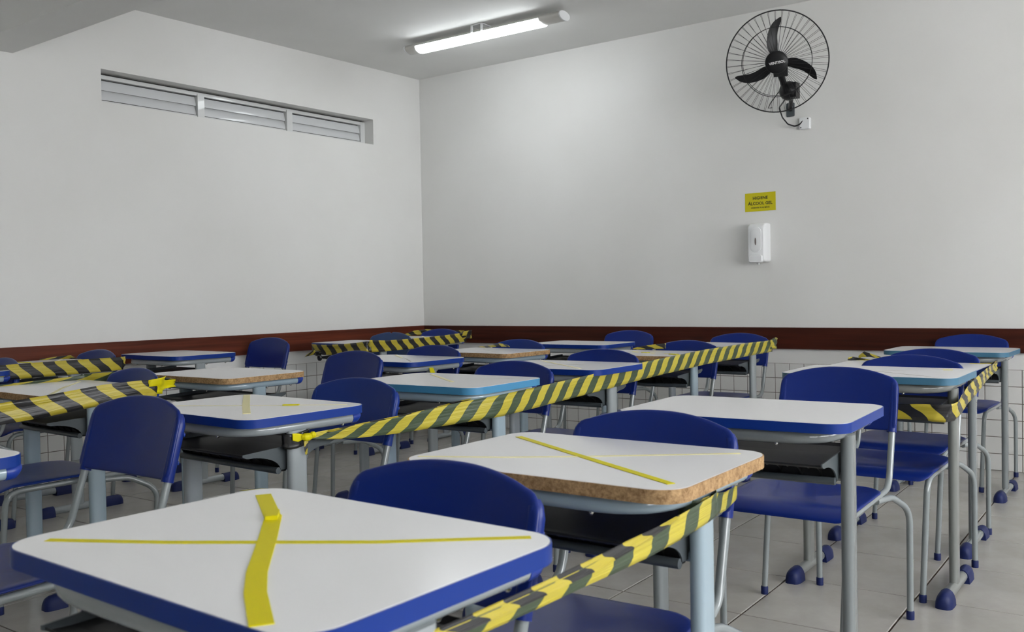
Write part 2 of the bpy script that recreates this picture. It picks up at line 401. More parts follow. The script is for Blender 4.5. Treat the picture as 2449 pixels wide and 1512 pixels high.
# ------------------------------------------------------------------ wall fan
def wall_fan():
    fc = Vector((-2.076, 5.5275, 2.4644)); ax = Vector((0.300, -0.915, -0.270)).normalized()
    t = thing('wall_fan', 'black three-blade fan with round wire guard high on the back wall', 'fan', (-2.1645, by(-2.1645), 2.2553))
    xr = Vector((0, 0, 1)).cross(ax).normalized(); yu = ax.cross(xr)
    R = Matrix((xr, yu, ax)).transposed().to_4x4()
    M = Matrix.Translation(fc - Vector(t.location)) @ R      # local: x right, y up, z towards viewer
    def part(name, vf, m, smooth=True, parent=t): return obj(name, xf(vf, M), m, parent, smooth, 40)
    def circ(r, z, n=72): return [(r*math.cos(2*math.pi*k/n), r*math.sin(2*math.pi*k/n), z) for k in range(n)]
    def torus(r, z, rr, n=72, sg=6):
        V, F = [], []
        for k in range(n):
            a = 2*math.pi*k/n
            for i in range(sg):
                b = 2*math.pi*i/sg; q = r+rr*math.cos(b); V.append((q*math.cos(a), q*math.sin(a), z+rr*math.sin(b)))
        for k in range(n):
            for i in range(sg):
                j = (i+1) % sg; l = (k+1) % n; F.append((k*sg+i, k*sg+j, l*sg+j, l*sg+i))
        return V, F
    def wires(sgn, n, off, r0):
        parts = []
        for k in range(n):
            a = 2*math.pi*(k+off)/n; P = []
            for i in range(7):
                s = i/6; r = r0+(0.298-r0)*s; z = sgn*0.058*math.sqrt(max(0, 1-((r-0.05)/0.25)**2.6)) if r > 0.05 else sgn*0.058
                P.append((r*math.cos(a), r*math.sin(a), z))
            parts.append(tube(P, 0.0013, 4))
        return parts
    part('outer_ring', torus(0.30, 0, 0.0038), 'fan_wire')
    part('front_grille', join(torus(0.205, 0.046, 0.0020), *wires(1, 44, 0.0, 0.066)), 'fan_wire')
    part('rear_grille', join(torus(0.205, -0.046, 0.0016), *wires(-1, 44, 0.18, 0.05)), 'fan_wire')
    # swept blades
    for b0 in (100, -12, 212):
        n = 12; top, bot = [], []
        for i in range(n+1):
            s = i/n; r = 0.045+0.215*s
            mid = math.radians(b0) - 0.38*s**1.7 + 0.10
            wdt = 0.070*(1-0.30*s)*min(1.0, 0.55+1.6*s)*math.sqrt(max(0.02, 1-max(0, (s-0.72)/0.28)**2))
            tx, ty = -math.sin(mid), math.cos(mid)
            cx, cy = r*math.cos(mid), r*math.sin(mid)
            tw = 0.020*(1-0.5*s)
            top.append((cx+tx*wdt/2, cy+ty*wdt/2, 0.006+tw)); bot.append((cx-tx*wdt/2, cy-ty*wdt/2, 0.006-tw))
        rings = []
        for i in range(n+1):
            a, b = Vector(top[i]), Vector(bot[i]); c = (a+b)/2+Vector((0, 0, 0.006))
            rings.append([a, c+Vector((0, 0, .0015)), b, c-Vector((0, 0, .0025))])
        part('blade', loft(rings), 'fan_black')
    part('hub_cap', loft([circ(0.066, 0.030, 40), circ(0.068, 0.045, 40), circ(0.066, 0.060, 40), circ(0.058, 0.066, 40), circ(0.030, 0.068, 40)]), 'fan_black')
    part('motor_housing', join(loft([circ(0.050, -0.10, 32), circ(0.060, -0.085, 32), circ(0.062, -0.02, 32), circ(0.055, 0.02, 32), circ(0.02, 0.03, 32)]),
                               box(-0.02, 0.062, -0.088, 0.0, -0.06, 0.03)), 'fan_black')
    lt = text_mesh('lettering', 'VENTISOL', 0.021, 'white_print')
    o = link('lettering', lt, t); o.matrix_local = M @ Matrix.Translation((0.004, -0.002, 0.0685)) @ Matrix.Rotation(math.radians(7), 4, 'Z')
    # swivel joint, arm and wall plate
    mo = Vector((-2.070, 5.71, 2.318)) - Vector(t.location)
    obj('swivel_housing', join(sphere(tuple(mo), 0.060, 20, 12), box(mo.x+0.01, mo.x+0.055, mo.y-0.03, mo.y+0.04, mo.z-0.048, mo.z+0.045)), 'fan_black', t, True, 40)
    obj('neck', tube([tuple(mo+Vector((-0.02, -0.02, 0.03))), tuple(mo+Vector((-0.015, -0.11, 0.10))), tuple(fc-Vector(t.location)-ax*0.09)], 0.020, 10), 'fan_black', t, True)
    obj('arm', tube([tuple(mo), (mo.x*0.5, -0.12, mo.z*0.5+0.01), (0, -0.012, 0.0)], 0.014, 10), 'fan_black', t, True)
    pl = obj('wall_plate', xf(prism(rrect(0.055, 0.090, 0.008), 0, 0.008, 0.002), Matrix.Rotation(math.radians(90), 4, 'X')), 'bracket_plastic', t)
    obj('pull_rod', tube([tuple(mo+Vector((-0.05, -0.03, 0.0))), tuple(mo+Vector((-0.10, -0.05, -0.07))), tuple(mo+Vector((-0.115, -0.05, -0.10))), tuple(mo+Vector((-0.09, -0.05, -0.10)))], 0.003, 6), 'fan_black', t, True)
    o0 = Vector(t.location)
    cp = [mo+Vector((-0.03, 0.01, -0.05)), Vector((-2.205, 5.90, 2.26))-o0, Vector((-2.195, 5.93, 2.20))-o0, Vector((-2.165, 5.945, 2.155))-o0, Vector((-2.125, 5.96, 2.138))-o0, Vector((-2.095, 5.97, 2.148))-o0, Vector((-2.075, 5.975, 2.172))-o0, Vector((-2.062, 5.977, 2.188))-o0]
    obj('power_cord', tube([tuple(v) for v in fillet(cp, 0.03, 3)], 0.0045, 8), 'fan_black', t, True)
    return t
wall_fan()
# junction box
jb = thing('junction_box', 'small white surface junction box below the wall fan', 'junction box', (-2.065, by(-2.065), 2.153))
obj('box_body', xf(prism(rrect(0.068, 0.074, 0.007), 0, 0.030, 0.003), Matrix.Rotation(math.radians(90), 4, 'X')), 'white_plastic', jb, True, 30)
for sx, sz in ((0.022, 0.027), (-0.024, -0.027)):
    obj('screw', xf(cyl((0, 0, 0), (0, 0, 0.0015), 0.004), Matrix.Translation((sx, -0.030, sz)) @ Matrix.Rotation(math.radians(90), 4, 'X')), 'black_print', jb)

# ------------------------------------------------------------------ sign and gel dispenser
sg = thing('hygiene_sign', 'yellow paper hygiene notice with black lettering on the back wall', 'sign', (-2.378, by(-2.378)-0.001, 1.670), AB)
RX = Matrix.Rotation(math.radians(90), 4, 'X')
def slightbend(vf): return [(x, y-0.0018*((x/0.105)**2)*0, z) for x, y, z in vf[0]], vf[1]
obj('paper', box(-0.106, 0.106, -0.0012, 0.0, -0.062, 0.062), 'sign_yellow', sg)
for body, sz, zz in (('HIGIENE', 0.028, 0.026), ('\u00c1LCOOL GEL', 0.028, -0.010), ('HIGIENIZE SUAS M\u00c3OS', 0.0125, -0.038)):
    o = link('lettering', text_mesh('lettering', body, sz, 'black_print', extrude=0.0002), sg); o.matrix_local = Matrix.Translation((0.0, -0.0016, zz)) @ RX
gd = thing('gel_dispenser', 'white plastic hand gel dispenser on the back wall under the yellow notice', 'dispenser', (-2.372, by(-2.372), 1.395), AB)
def disp():
    hw0, h0, h1 = 0.060, -0.130, 0.131
    rings = []
    for y, k, tz, bz in ((0.0, 1.0, h1, h0), (-0.055, 1.0, h1, h0), (-0.080, 0.97, h1-0.006, h0+0.002), (-0.098, 0.92, h1-0.022, h0+0.006), (-0.106, 0.84, h1-0.040, h0+0.012)):
        rr = []
        for x, z in rrect(2*hw0*k, tz-bz, 0.016): rr.append((x, y, z+(tz+bz)/2))
        rings.append(rr)
    return loft(rings)
obj('body', disp(), 'white_plastic', gd, True, 35)
cov = [(x, z) for x, z in rrect(0.078, 0.170, 0.036)]
obj('front_panel', loft([[(x, -0.104, z+0.018) for x, z in cov], [(x*0.96, -0.110, z*0.98+0.018) for x, z in cov], [(x*0.80, -0.1125, z*0.9+0.018) for x, z in cov]]), 'white_plastic', gd, True, 30)
obj('level_window', loft([[(0.006*math.cos(a), -0.111, 0.026*math.sin(a)+0.006) for a in [2*math.pi*k/20 for k in range(20)]], [(0.005*math.cos(a), -0.1140, 0.024*math.sin(a)+0.006) for a in [2*math.pi*k/20 for k in range(20)]]]), 'smoke_window', gd)
pb = rrect(0.092, 0.052, 0.014)
obj('push_bar', loft([[(x, -0.090, z-0.108) for x, z in pb], [(x, -0.115, z-0.108) for x, z in pb], [(x*.92, -0.122, z*.86-0.108) for x, z in pb]]), 'white_plastic', gd, True, 35)
obj('nozzle', cyl((0.01, -0.085, -0.135), (0.01, -0.085, -0.147), 0.005), 'white_plastic', gd)
# old bracket traces: small bare screws left in the wall
# ------------------------------------------------------------------ desks
TW, TD, ZT = 0.60, 0.435, 0.760
def u_path():
    s = [(0.247, 0.186, 0.7195), (0.247, -0.192, 0.7195), (-0.247, -0.192, 0.7195), (-0.247, 0.186, 0.7195)]
    return fillet(s, 0.13, 8)
def boot_mesh(flip):
    # shoe over a foot tube end: arched section, rounded nose
    rings = []
    for y, k, h in (((0.0, 1.0, 1.0), (0.030, 1.0, 1.0), (0.052, 0.95, 0.95), (0.066, 0.80, 0.82), (0.074, 0.50, 0.55)) if flip else ((0.0, 0.90, 0.94), (0.055, 0.95, 0.97), (0.080, 0.95, 0.95), (0.098, 0.82, 0.84), (0.106, 0.55, 0.6))):
        r = []
        for i in range(11):
            a = math.pi*i/10; r.append((0.029*k*math.cos(a), y, 0.052*h*math.sin(a)**0.8 if 0 < i < 10 else 0.0))
        rings.append(r)
    vf = loft(rings)
    if flip: vf = ([(x, -y, z) for x, y, z in vf[0]], vf[1])
    return mesh('foot_boot', *vf, 'boot_blue', True, 50)
def desk_protos():
    D = {}
    ol = rrect(TW, TD, 0.058, 8); il = rrect(TW-0.005, TD-0.005, 0.0555, 8)
    D['tabletop'] = mesh('tabletop', *prism(il, 0.7372, ZT, 0.0), 'laminate')
    for k in ('blue_edge', 'teal_edge', 'sky_edge', 'chipboard'):
        D[k] = mesh('edge_band', *ringprism(ol, il, 0.7360, 0.7594), k, True, 40)
    for k in ('grey_metal', 'light_grey_metal', 'blue_grey_metal', 'warm_grey_metal'):
        D['u'+k] = mesh('frame_tube', *tube(u_path(), 0.0160, 14), k, True, 60)
        lo = []
        for s in (1, -1):
            for i in range(9):
                a = math.pi*i/8; lo.append((0.0145*math.cos(a if s > 0 else a+math.pi), s*0.0165+0.0145*math.sin(a if s > 0 else a+math.pi)))
        D['leg'+k] = mesh('leg', *loft([[(x, y, 0.026) for x, y in lo], [(x, y, 0.710) for x, y in lo]]), k, True, 40)
        D['foot'+k] = mesh('foot_bar', *tube([(0, -0.165, 0.026), (0, 0.185, 0.026)], 0.0190, 14), k, True, 50)
        D['bar'+k] = mesh('crossbar', *tube([(-0.243, -0.030, 0.606), (0.243, -0.030, 0.606)], 0.0120, 10), k, True, 50)
    # blue plugs in the open tube ends, cut on a slant
    seg = 14; rg = []
    for y0, r, sl in ((0.0, 0.0172, 0.0), (0.012, 0.0174, -0.1), (0.026, 0.0165, -0.40), (0.031, 0.012, -0.55)):
        rg.append([(r*math.cos(2*math.pi*i/seg), y0-sl*r*math.sin(2*math.pi*i/seg)*(y0 > 0), r*math.sin(2*math.pi*i/seg)) for i in range(seg)])
    D['cap'] = mesh('end_cap', *loft(rg), 'cap_blue', True, 50)
    D['bootn'] = boot_mesh(True); D['bootf'] = boot_mesh(False)
    # book tray: flat pan with a rolled front edge, triangular ribs under it, wing-shaped side plates
    prof = [(0.125, 0.664), (0.110, 0.657), (0.02, 0.652), (-0.15, 0.650), (-0.178, 0.652), (-0.186, 0.657)]
    ring = prof + [(y, z-0.004) for y, z in reversed(prof)]
    pan = loft([[(-0.234, y, z) for y, z in ring], [(0.234, y, z) for y, z in ring]])
    web = [(-0.060, 0.650), (-0.060, 0.596), (-0.045, 0.596), (-0.045, 0.650)]
    D['tray'] = mesh('book_tray', *join(pan, loft([[(-0.234, y, z) for y, z in web], [(0.234, y, z) for y, z in web]])), 'tray_plastic')
    def arc(y0, z0, y1, z1, n=7):       # concave edge between two points
        return [(y0+(y1-y0)*math.sin(math.pi/2*k/n), z0+(z1-z0)*(1-math.cos(math.pi/2*k/n))) for k in range(n+1)]
    rib = [(-0.060, 0.648)] + [(-0.178, 0.648)] + arc(-0.170, 0.645, -0.060, 0.598)
    D['rib'] = mesh('tray_rib', *loft([[(x, y, z) for y, z in rib] for x in (-0.0015, 0.0015)]), 'tray_plastic')
    D['lip'] = mesh('tray_lip', *tube([(-0.236, -0.072, 0.600), (0.236, -0.072, 0.600)], 0.0095, 10), 'bracket_plastic', True, 50)
    wing = [(-0.190, 0.660), (-0.190, 0.654)] + arc(-0.176, 0.648, -0.066, 0.602) + [(0.0, 0.600)] + list(reversed([(y, z) for y, z in arc(0.110, 0.652, 0.01, 0.600)])) + [(0.135, 0.662), (0.135, 0.672), (0.02, 0.668), (-0.10, 0.664)]
    for s in (-1, 1):
        D['gus%d' % s] = mesh('tray_bracket', *loft([[(s*(0.2345+dx), y, z) for y, z in wing] for dx in (0, 0.0035)]), 'bracket_plastic')
    D['bolt'] = mesh('bolt', *sphere((0, 0, 0), 0.0055, 8, 6), 'bolt_steel', True)
    return D
DP = desk_protos()
def desk(x, y, th, z, edge, label, metal='grey_metal', strips=()):
    t = thing('school_desk', label, 'desk', (x, y, 0), math.radians(th), 'school desks in four rows', (1, 1, z/ZT))
    link('tabletop', DP['tabletop'], t); link('edge_band', DP[edge], t)
    u = link('frame_tube', DP['u'+metal], t)
    for s in (-1, 1): link('end_cap', DP['cap'], u, (s*0.247, 0.184, 0.7195))
    for bx, b_y in ((0.247, 0.155), (-0.247, 0.155), (0.247, 0.025), (-0.247, 0.025), (0.13, -0.192), (-0.13, -0.192)):
        link('bolt', DP['bolt'], u, (bx, b_y, 0.7035))
    for s in (-1, 1):
        link('leg', DP['leg'+metal], t, (s*0.256, -0.024, 0))
        f = link('foot_bar', DP['foot'+metal], t, (s*0.256, -0.010, 0))
        link('foot_boot', DP['bootn'], f, (0, -0.145, 0)); link('foot_boot', DP['bootf'], f, (0, 0.118, 0))
    link('crossbar', DP['bar'+metal], t)
    tr = link('book_tray', DP['tray'], t)
    for k in range(9): link('tray_rib', DP['rib'], tr, (-0.20+0.05*k, 0, 0))
    link('tray_lip', DP['lip'], tr)
    for s in (-1, 1): link('tray_bracket', DP['gus%d' % s], t)
    for st in strips: strip(t, *st)
    return t
def strip(parent, pts, w, m, lift=0.0006, name='tape_strip'):
    # adhesive strip lying on a desktop; pts are world xy, converted to the desk's frame
    th = parent.rotation_euler[2]; c, s = math.cos(-th), math.sin(-th); P = []
    for px, py in pts:
        dx, dy = px-parent.location.x, py-parent.location.y; P.append(Vector((c*dx-s*dy, s*dx+c*dy, 0)))
    if len(P) > 2: P = fillet(P, 0.16, 8)
    Lf, Rt = [], []
    for i, p in enumerate(P):
        tdir = (P[min(i+1, len(P)-1)]-P[max(i-1, 0)]).normalized(); n = Vector((-tdir.y, tdir.x, 0)); Lf.append(p+n*w/2); Rt.append(p-n*w/2)
    rings = [[(a.x, a.y, ZT), (b.x, b.y, ZT), (b.x, b.y, ZT+lift), (a.x, a.y, ZT+lift)] for a, b in zip(Lf, Rt)]
    return obj(name, loft(rings), m, parent)

Y, FY, RS = 'yellow_tape', 'faded_yellow_tape', 'tape_residue'
DESKS = {
 'A1': (-0.945, 0.762, -0.9, 0.767, 'blue_edge', 'white desk with blue edge and bold yellow tape cross, nearest the camera', 'light_grey_metal',
        [([(-1.207, .598), (-1.061, .678), (-.835, .825), (-.684, .949)], 0.013, Y), ([(-1.189, .930), (-1.054, .840)], 0.024, Y, 0.0010), ([(-1.060, .846), (-.964, .759), (-.856, .658), (-.797, .610), (-.713, .552)], 0.024, Y, 0.0012), ([(-1.068, .853), (-1.040, .826)], 0.017, Y, 0.007)]),
 'A2': (-0.974, 1.535, 1.1, 0.757, 'chipboard', 'white desk with bare chipboard edge and thin yellow tape cross, behind the nearest desk', 'blue_grey_metal',
        [([(-1.254, 1.361), (-1.104, 1.439), (-.968, 1.530), (-.726, 1.712)], 0.010, FY), ([(-1.231, 1.668), (-.961, 1.519), (-.707, 1.381)], 0.016, Y, 0.0010)]),
 'A3': (-0.964, 2.346, 2.9, 0.764, 'blue_edge', 'clean white desk with blue edge and no tape, right of the picture centre', 'grey_metal', []),
 'A4': (-0.957, 3.530, 0.8, 0.772, 'teal_edge', 'white desk with teal edge and striped tape across its front legs', 'warm_grey_metal',
        [([(-.765, 3.662), (-.735, 3.674)], 0.022, Y), ([(-1.20, 3.68), (-.74, 3.36)], 0.003, RS), ([(-1.10, 3.42), (-.72, 3.70)], 0.003, RS)]),
 'A5': (-1.018, 4.200, 0.5, 0.743, 'blue_edge', 'white blue-edged desk with striped tape tied at its back right corner, right-hand row', 'grey_metal',
        [([(-.81, 4.395), (-.752, 4.400)], 0.020, Y)]),
 'A6': (-1.070, 5.326, -0.2, 0.746, 'teal_edge', 'white desk with teal edge standing nearest the back wall, far right', 'grey_metal', []),
 'B1': (-2.280, 0.735, 0.0, 0.760, 'blue_edge', 'white blue-edged desk of which only one corner shows at the left picture edge', 'blue_grey_metal', []),
 'B2': (-2.294, 1.743, -1.4, 0.759, 'blue_edge', 'white blue-edged desk with black tape wound round its right leg', 'light_grey_metal',
        [([(-2.553, 1.940), (-2.302, 1.745), (-2.131, 1.617)], 0.022, FY, 0.0010), ([(-2.490, 1.635), (-2.230, 1.783), (-2.039, 1.907)], 0.006, FY), ([(-2.20, 1.80), (-2.16, 1.828)], 0.012, Y, 0.003)]),
 'B3': (-2.226, 2.567, 2.0, 0.771, 'sky_edge', 'white desk with light blue edge beside the long striped tape, picture centre', 'blue_grey_metal',
        [([(-2.415, 2.710), (-2.133, 2.503)], 0.014, FY), ([(-2.16, 2.60), (-1.99, 2.73)], 0.003, RS)]),
 'B4': (-2.271, 3.421, 0.7, 0.764, 'blue_edge', 'white blue-edged desk directly behind the light blue edged desk', 'light_grey_metal',
        [([(-2.50, 3.58), (-2.08, 3.26)], 0.012, FY), ([(-2.35, 3.33), (-2.02, 3.58)], 0.003, RS)]),
 'B5': (-2.350, 4.368, 3.3, 0.756, 'chipboard', 'white chipboard-edged desk littered with torn yellow tape scraps', 'blue_grey_metal',
        [([(-2.48, 4.42), (-2.44, 4.405)], 0.016, Y), ([(-2.40, 4.378), (-2.355, 4.362)], 0.020, Y, 0.003), ([(-2.335, 4.352), (-2.315, 4.345)], 0.012, Y), ([(-2.25, 4.34), (-2.23, 4.335)], 0.012, Y), ([(-2.20, 4.305), (-2.15, 4.29)], 0.022, Y, 0.004), ([(-2.13, 4.29), (-2.10, 4.285)], 0.010, Y)]),
 'B6': (-2.347, 5.144, 1.1, 0.760, 'blue_edge', 'white blue-edged desk at the far end of the long striped tape', 'light_grey_metal', []),
 'C2': (-3.501, 1.828, -1.9, 0.752, 'chipboard', 'white chipboard-edged desk fenced by black and yellow tape, left picture edge', 'blue_grey_metal',
        [([(-3.711, 1.990), (-3.500, 1.810), (-3.284, 1.655)], 0.014, FY), ([(-3.33, 1.93), (-3.22, 2.00)], 0.003, RS)]),
 'C3': (-3.454, 2.513, 0.9, 0.758, 'chipboard', 'clean white chipboard-edged desk without tape, left of the picture centre', 'blue_grey_metal', []),
 'C4': (-3.408, 3.564, -1.2, 0.753, 'blue_edge', 'white blue-edged desk with a small yellow tape knot on its frame tube', 'light_grey_metal',
        [([(-3.60, 3.74), (-3.41, 3.59)], 0.012, FY), ([(-3.40, 3.60), (-3.18, 3.41)], 0.005, RS), ([(-3.34, 3.60), (-3.13, 3.74)], 0.003, RS)]),
 'C5': (-3.317, 4.229, -1.0, 0.757, 'chipboard', 'white chipboard-edged desk with a striped tape scrap at its back corner', 'blue_grey_metal',
        [([(-3.42, 4.30), (-3.15, 4.09)], 0.003, RS)]),
 'C6': (-3.245, 5.102, 0.3, 0.758, 'blue_edge', 'clean white blue-edged desk before the back wall, between the two taped rows', 'light_grey_metal', []),
 'D1': (-4.860, 1.910, 0.0, 0.760, 'blue_edge', 'desk mostly outside the left picture edge, its blue tube cap showing', 'blue_grey_metal', []),
 'D2': (-4.915, 2.500, -0.6, 0.760, 'chipboard', 'white desk by the left wall with striped tape hiding its side edge', 'light_grey_metal',
        [([(-5.16, 2.42), (-5.06, 2.44)], 0.022, Y, 0.003), ([(-5.15, 2.66), (-4.90, 2.48)], 0.016, FY), ([(-4.86, 2.47), (-4.79, 2.43)], 0.020, Y, 0.003), ([(-5.00, 2.455), (-4.97, 2.46)], 0.008, Y)]),
 'D3': (-4.931, 3.258, -0.9, 0.764, 'blue_edge', 'clean white blue-edged desk against the left wall without tape', 'light_grey_metal', []),
 'D4': (-4.832, 4.657, -0.3, 0.761, 'blue_edge', 'white blue-edged desk in the left wall row with tape along its front', 'light_grey_metal',
        [([(-5.07, 4.86), (-4.82, 4.66)], 0.004, RS)]),
 'D5': (-4.862, 5.335, 1.5, 0.760, 'blue_edge', 'white blue-edged taped desk in the far left corner', 'light_grey_metal',
        [([(-5.0, 5.50), (-4.80, 5.33)], 0.012, FY)]),
}
DO = {k: desk(*v) for k, v in DESKS.items()}

# ------------------------------------------------------------------ chairs
def ring_shell(outline, scales, fz, thick, tdir, center):
    # curved sheet bounded by an outline: nested rings front and back
    cx, cy = center; n = len(outline)
    def P(s, k, off):
        x, y = outline[k]; x, y = cx+(x-cx)*s, cy+(y-cy)*s; return fz(x, y, off)
    R = [[P(s, k, -thick/2*e) for k in range(n)] for s, e in scales] + [[P(s, k, thick/2*e) for k in range(n)] for s, e in reversed(scales)]
    return loft(R)
SC = [(0.04, 1), (0.35, 1), (0.65, 1), (0.85, 1), (0.95, 1), (0.982, 0.8), (1.0, 0.25)]
def back_y(x, z): return 0.015 - 0.60*x*x + (z-0.79)*0.30
def backrest_outline(notch=False):
    w = 0.199; pts = []
    # bottom edge left to right, then up the side, over the arched top
    for k in range(13):
        x = -0.165+0.33*k/12; pts.append((x, 0.606-0.003*(1-(x/0.165)**2)))
    for k in range(1, 6): a = math.radians(-90+90*k/5); pts.append((w-0.022+0.022*math.cos(a), 0.630+0.022*math.sin(a)))
    pts += [(w, 0.66), (w-0.001, 0.70), (w-0.003, 0.742)]
    topz = lambda x: 0.806 - 0.027*(abs(x)/0.170)**2.2
    for k in range(1, 6):
        a = math.radians(90*k/6); pts.append((w-0.003-0.033*(1-math.cos(a)), 0.742+ (topz(0.165)-0.742)*math.sin(a)))
    for k in range(21):
        x = 0.160-0.32*k/20; z = topz(x)
        if notch and abs(x+0.02) < 0.012: z -= 0.010
        pts.append((x, z))
    for k in range(5, 0, -1):
        a = math.radians(90*k/6); pts.append((-(w-0.003-0.033*(1-math.cos(a))), 0.742+(topz(0.165)-0.742)*math.sin(a)))
    pts += [(-(w-0.003), 0.742), (-(w-0.001), 0.70), (-w, 0.66)]
    for k in range(5, 0, -1): a = math.radians(-90+90*k/5); pts.append((-(w-0.022+0.022*math.cos(a)), 0.630+0.022*math.sin(a)))
    return pts
def seat_z(x, y):
    z = 0.442 - 0.012*math.exp(-((y+0.40)/0.11)**2)*(1-(x/0.2)**2)
    f = max(0, -0.555-y); z -= 4.0*f*f*1.6
    b = max(0, y+0.26); z += 1.2*b*b
    return z
def chair_protos():
    Cp = {}
    ol = backrest_outline()
    for k, o, m in (('', ol, 'blue_plastic'), ('p', ol, 'pale_blue_plastic'), ('w', backrest_outline(True), 'worn_blue_plastic')):
        Cp['back'+k] = mesh('backrest', *ring_shell(o, SC, lambda x, z, t: (x, back_y(x, z)+t, z), 0.013, None, (0, 0.70)), m, True, 60)
        so = [(x, y-0.42) for x, y in rrect(0.408, 0.398, 0.045, 6, 0.075)]
        Cp['seat'+k] = mesh('seat', *ring_shell(so, SC, lambda x, y, t: (x, y, seat_z(x, y)+t), 0.010, None, (0, -0.42)), m, True, 60)
        for s in (-1, 1):
            P = [(s*(0.1825 if z < .75 else 0.1815), back_y(0.184, z)+(0.009 if z < .75 else 0.006), z) for z in (0.600, 0.64, 0.70, 0.740, 0.758, 0.768)]
            Cp['slv%s%d' % (k, s)] = mesh('sleeve', *tube(P, 0.0155, 12, True, [0.0158, 0.0158, 0.0156, 0.0150, 0.0125, 0.006]), m, True, 50)
    for s in (-1, 1):
        a = lambda z: back_y(0.184, z)+0.010
        pts = [(s*0.184, a(0.74), 0.74), (s*0.184, a(0.62), 0.62), (s*0.186, -0.112, 0.425), (s*0.188, -0.590, 0.420), (s*0.176, -0.615, 0.012)]
        Cp['side%d' % s] = mesh('side_frame', *tube(fillet(pts, [0.3, 0.075, 0.06], 6), 0.0105, 12), 'chair_metal', True, 60)
        rp = [(s*0.186, -0.270, 0.412), (s*0.205, -0.150, 0.405), (s*0.236, -0.050, 0.350), (s*0.243, -0.085, 0.012)]
        Cp['rear%d' % s] = mesh('rear_leg', *tube(fillet(rp, [0.10, 0.075], 6), 0.0105, 12), 'chair_metal', True, 60)
    Cp['brace'] = mesh('seat_brace', *tube([(-0.186, -0.30, 0.417), (0.186, -0.30, 0.417)], 0.009, 10), 'chair_metal', True, 60)
    Cp['tip'] = mesh('foot_tip', *tube([(0, 0, 0.0), (0, 0, 0.024), (0, 0, 0.028)], 0.0125, 12, True, [0.0125, 0.0128, 0.0112]), 'boot_blue', True, 50)
    Cp['rivet'] = mesh('rivet', *sphere((0, 0, 0), 0.006, 8, 6, (1, 0.6, 1)), 'cap_blue', True)
    return Cp
CP = chair_protos()
def chair(x, y, th, zs, label, var=''):
    t = thing('school_chair', label, 'chair', (x, y, 0), math.radians(th), 'blue plastic school chairs', (1, 1, zs))
    link('seat', CP['seat'+var], t)
    b = link('backrest', CP['back'+var], t)
    for s in (-1, 1):
        sl = link('sleeve', CP['slv%s%d' % (var, s)], b)
        for z in (0.645, 0.715): link('rivet', CP['rivet'], b, (s*0.186, back_y(0.184, z)+0.026, z))
        f = link('side_frame', CP['side%d' % s], t); link('foot_tip', CP['tip'], f, (s*0.176, -0.615, 0))
        r = link('rear_leg', CP['rear%d' % s], t); link('foot_tip', CP['tip'], r, (s*0.243, -0.085, 0))
    link('seat_brace', CP['brace'], t)
    return t
CHAIRS = {
 'A1': (-0.984, 1.132, 1.3, 1.0, 'blue chair behind the nearest desk with the bold yellow cross'),
 'A2': (-0.985, 1.845, 3.5, 1.005, 'blue chair behind the chipboard-edged desk with the thin yellow cross'),
 'A3': (-1.008, 3.235, 1.4, 1.0, 'blue chair behind the clean blue-edged desk, its seat in full view'),
 'A4': (-0.945, 3.965, 0.0, 0.997, 'blue chair behind the teal-edged desk with striped tape on its legs'),
 'A5': (-0.985, 4.530, -3.0, 0.988, 'blue chair between the two hindmost desks of the right-hand row'),
 'A6': (-1.085, 5.945, -2.0, 0.99, 'blue chair nearest the back wall at the far right'),
 'B1': (-2.325, 1.415, 3.0, 1.015, 'dark blue chair at the left whose whole backrest stands in front'),
 'B2': (-2.281, 2.182, 0.8, 1.0, 'lighter blue chair behind the desk with black tape on its leg', 'p'),
 'B3': (-2.257, 3.041, 0.3, 1.0, 'blue chair behind the light blue edged desk'),
 'B4': (-2.305, 3.820, 0.5, 1.004, 'blue chair directly in front of the desk littered with tape scraps'),
 'B5': (-2.318, 4.752, -3.0, 0.998, 'blue chair behind the desk littered with yellow tape scraps'),
 'B6': (-2.380, 5.632, 0.2, 1.0, 'blue chair at the far end of the long striped tape'),
 'C2': (-3.495, 2.110, -2.5, 1.0, 'blue chair behind the tape-fenced chipboard desk at the left', 'p'),
 'C3': (-3.344, 3.193, -0.6, 1.012, 'dark blue chair standing behind the clean chipboard-edged desk'),
 'C4': (-3.425, 3.870, -0.2, 1.0, 'blue chair behind the desk with the yellow knot on its tube'),
 'C5': (-3.345, 4.556, -0.3, 1.0, 'blue chair behind the chipboard-edged desk with the tape scrap at its corner', 'p'),
 'C6': (-3.331, 5.890, 0.7, 1.0, 'blue chair by the back wall behind the clean desk in mid picture'),
 'D1': (-4.870, 2.215, 0.0, 1.0, 'blue chair cut by the left picture edge, behind the striped tape', 'p'),
 'D2': (-4.955, 2.770, 1.0, 1.010, 'blue chair by the left wall behind the taped desk'),
 'D3': (-5.170, 4.135, 3.0, 1.010, 'dark blue chair standing alone against the left wall rail'),
 'D4': (-4.895, 5.045, 4.0, 1.010, 'worn grey-blue chair with a notched backrest in the far left corner', 'w'),
 'D5': (-4.920, 5.640, 3.0, 1.012, 'blue chair in the far left corner beside the knot of striped tape'),
}
CO = {k: chair(*v) for k, v in CHAIRS.items()}

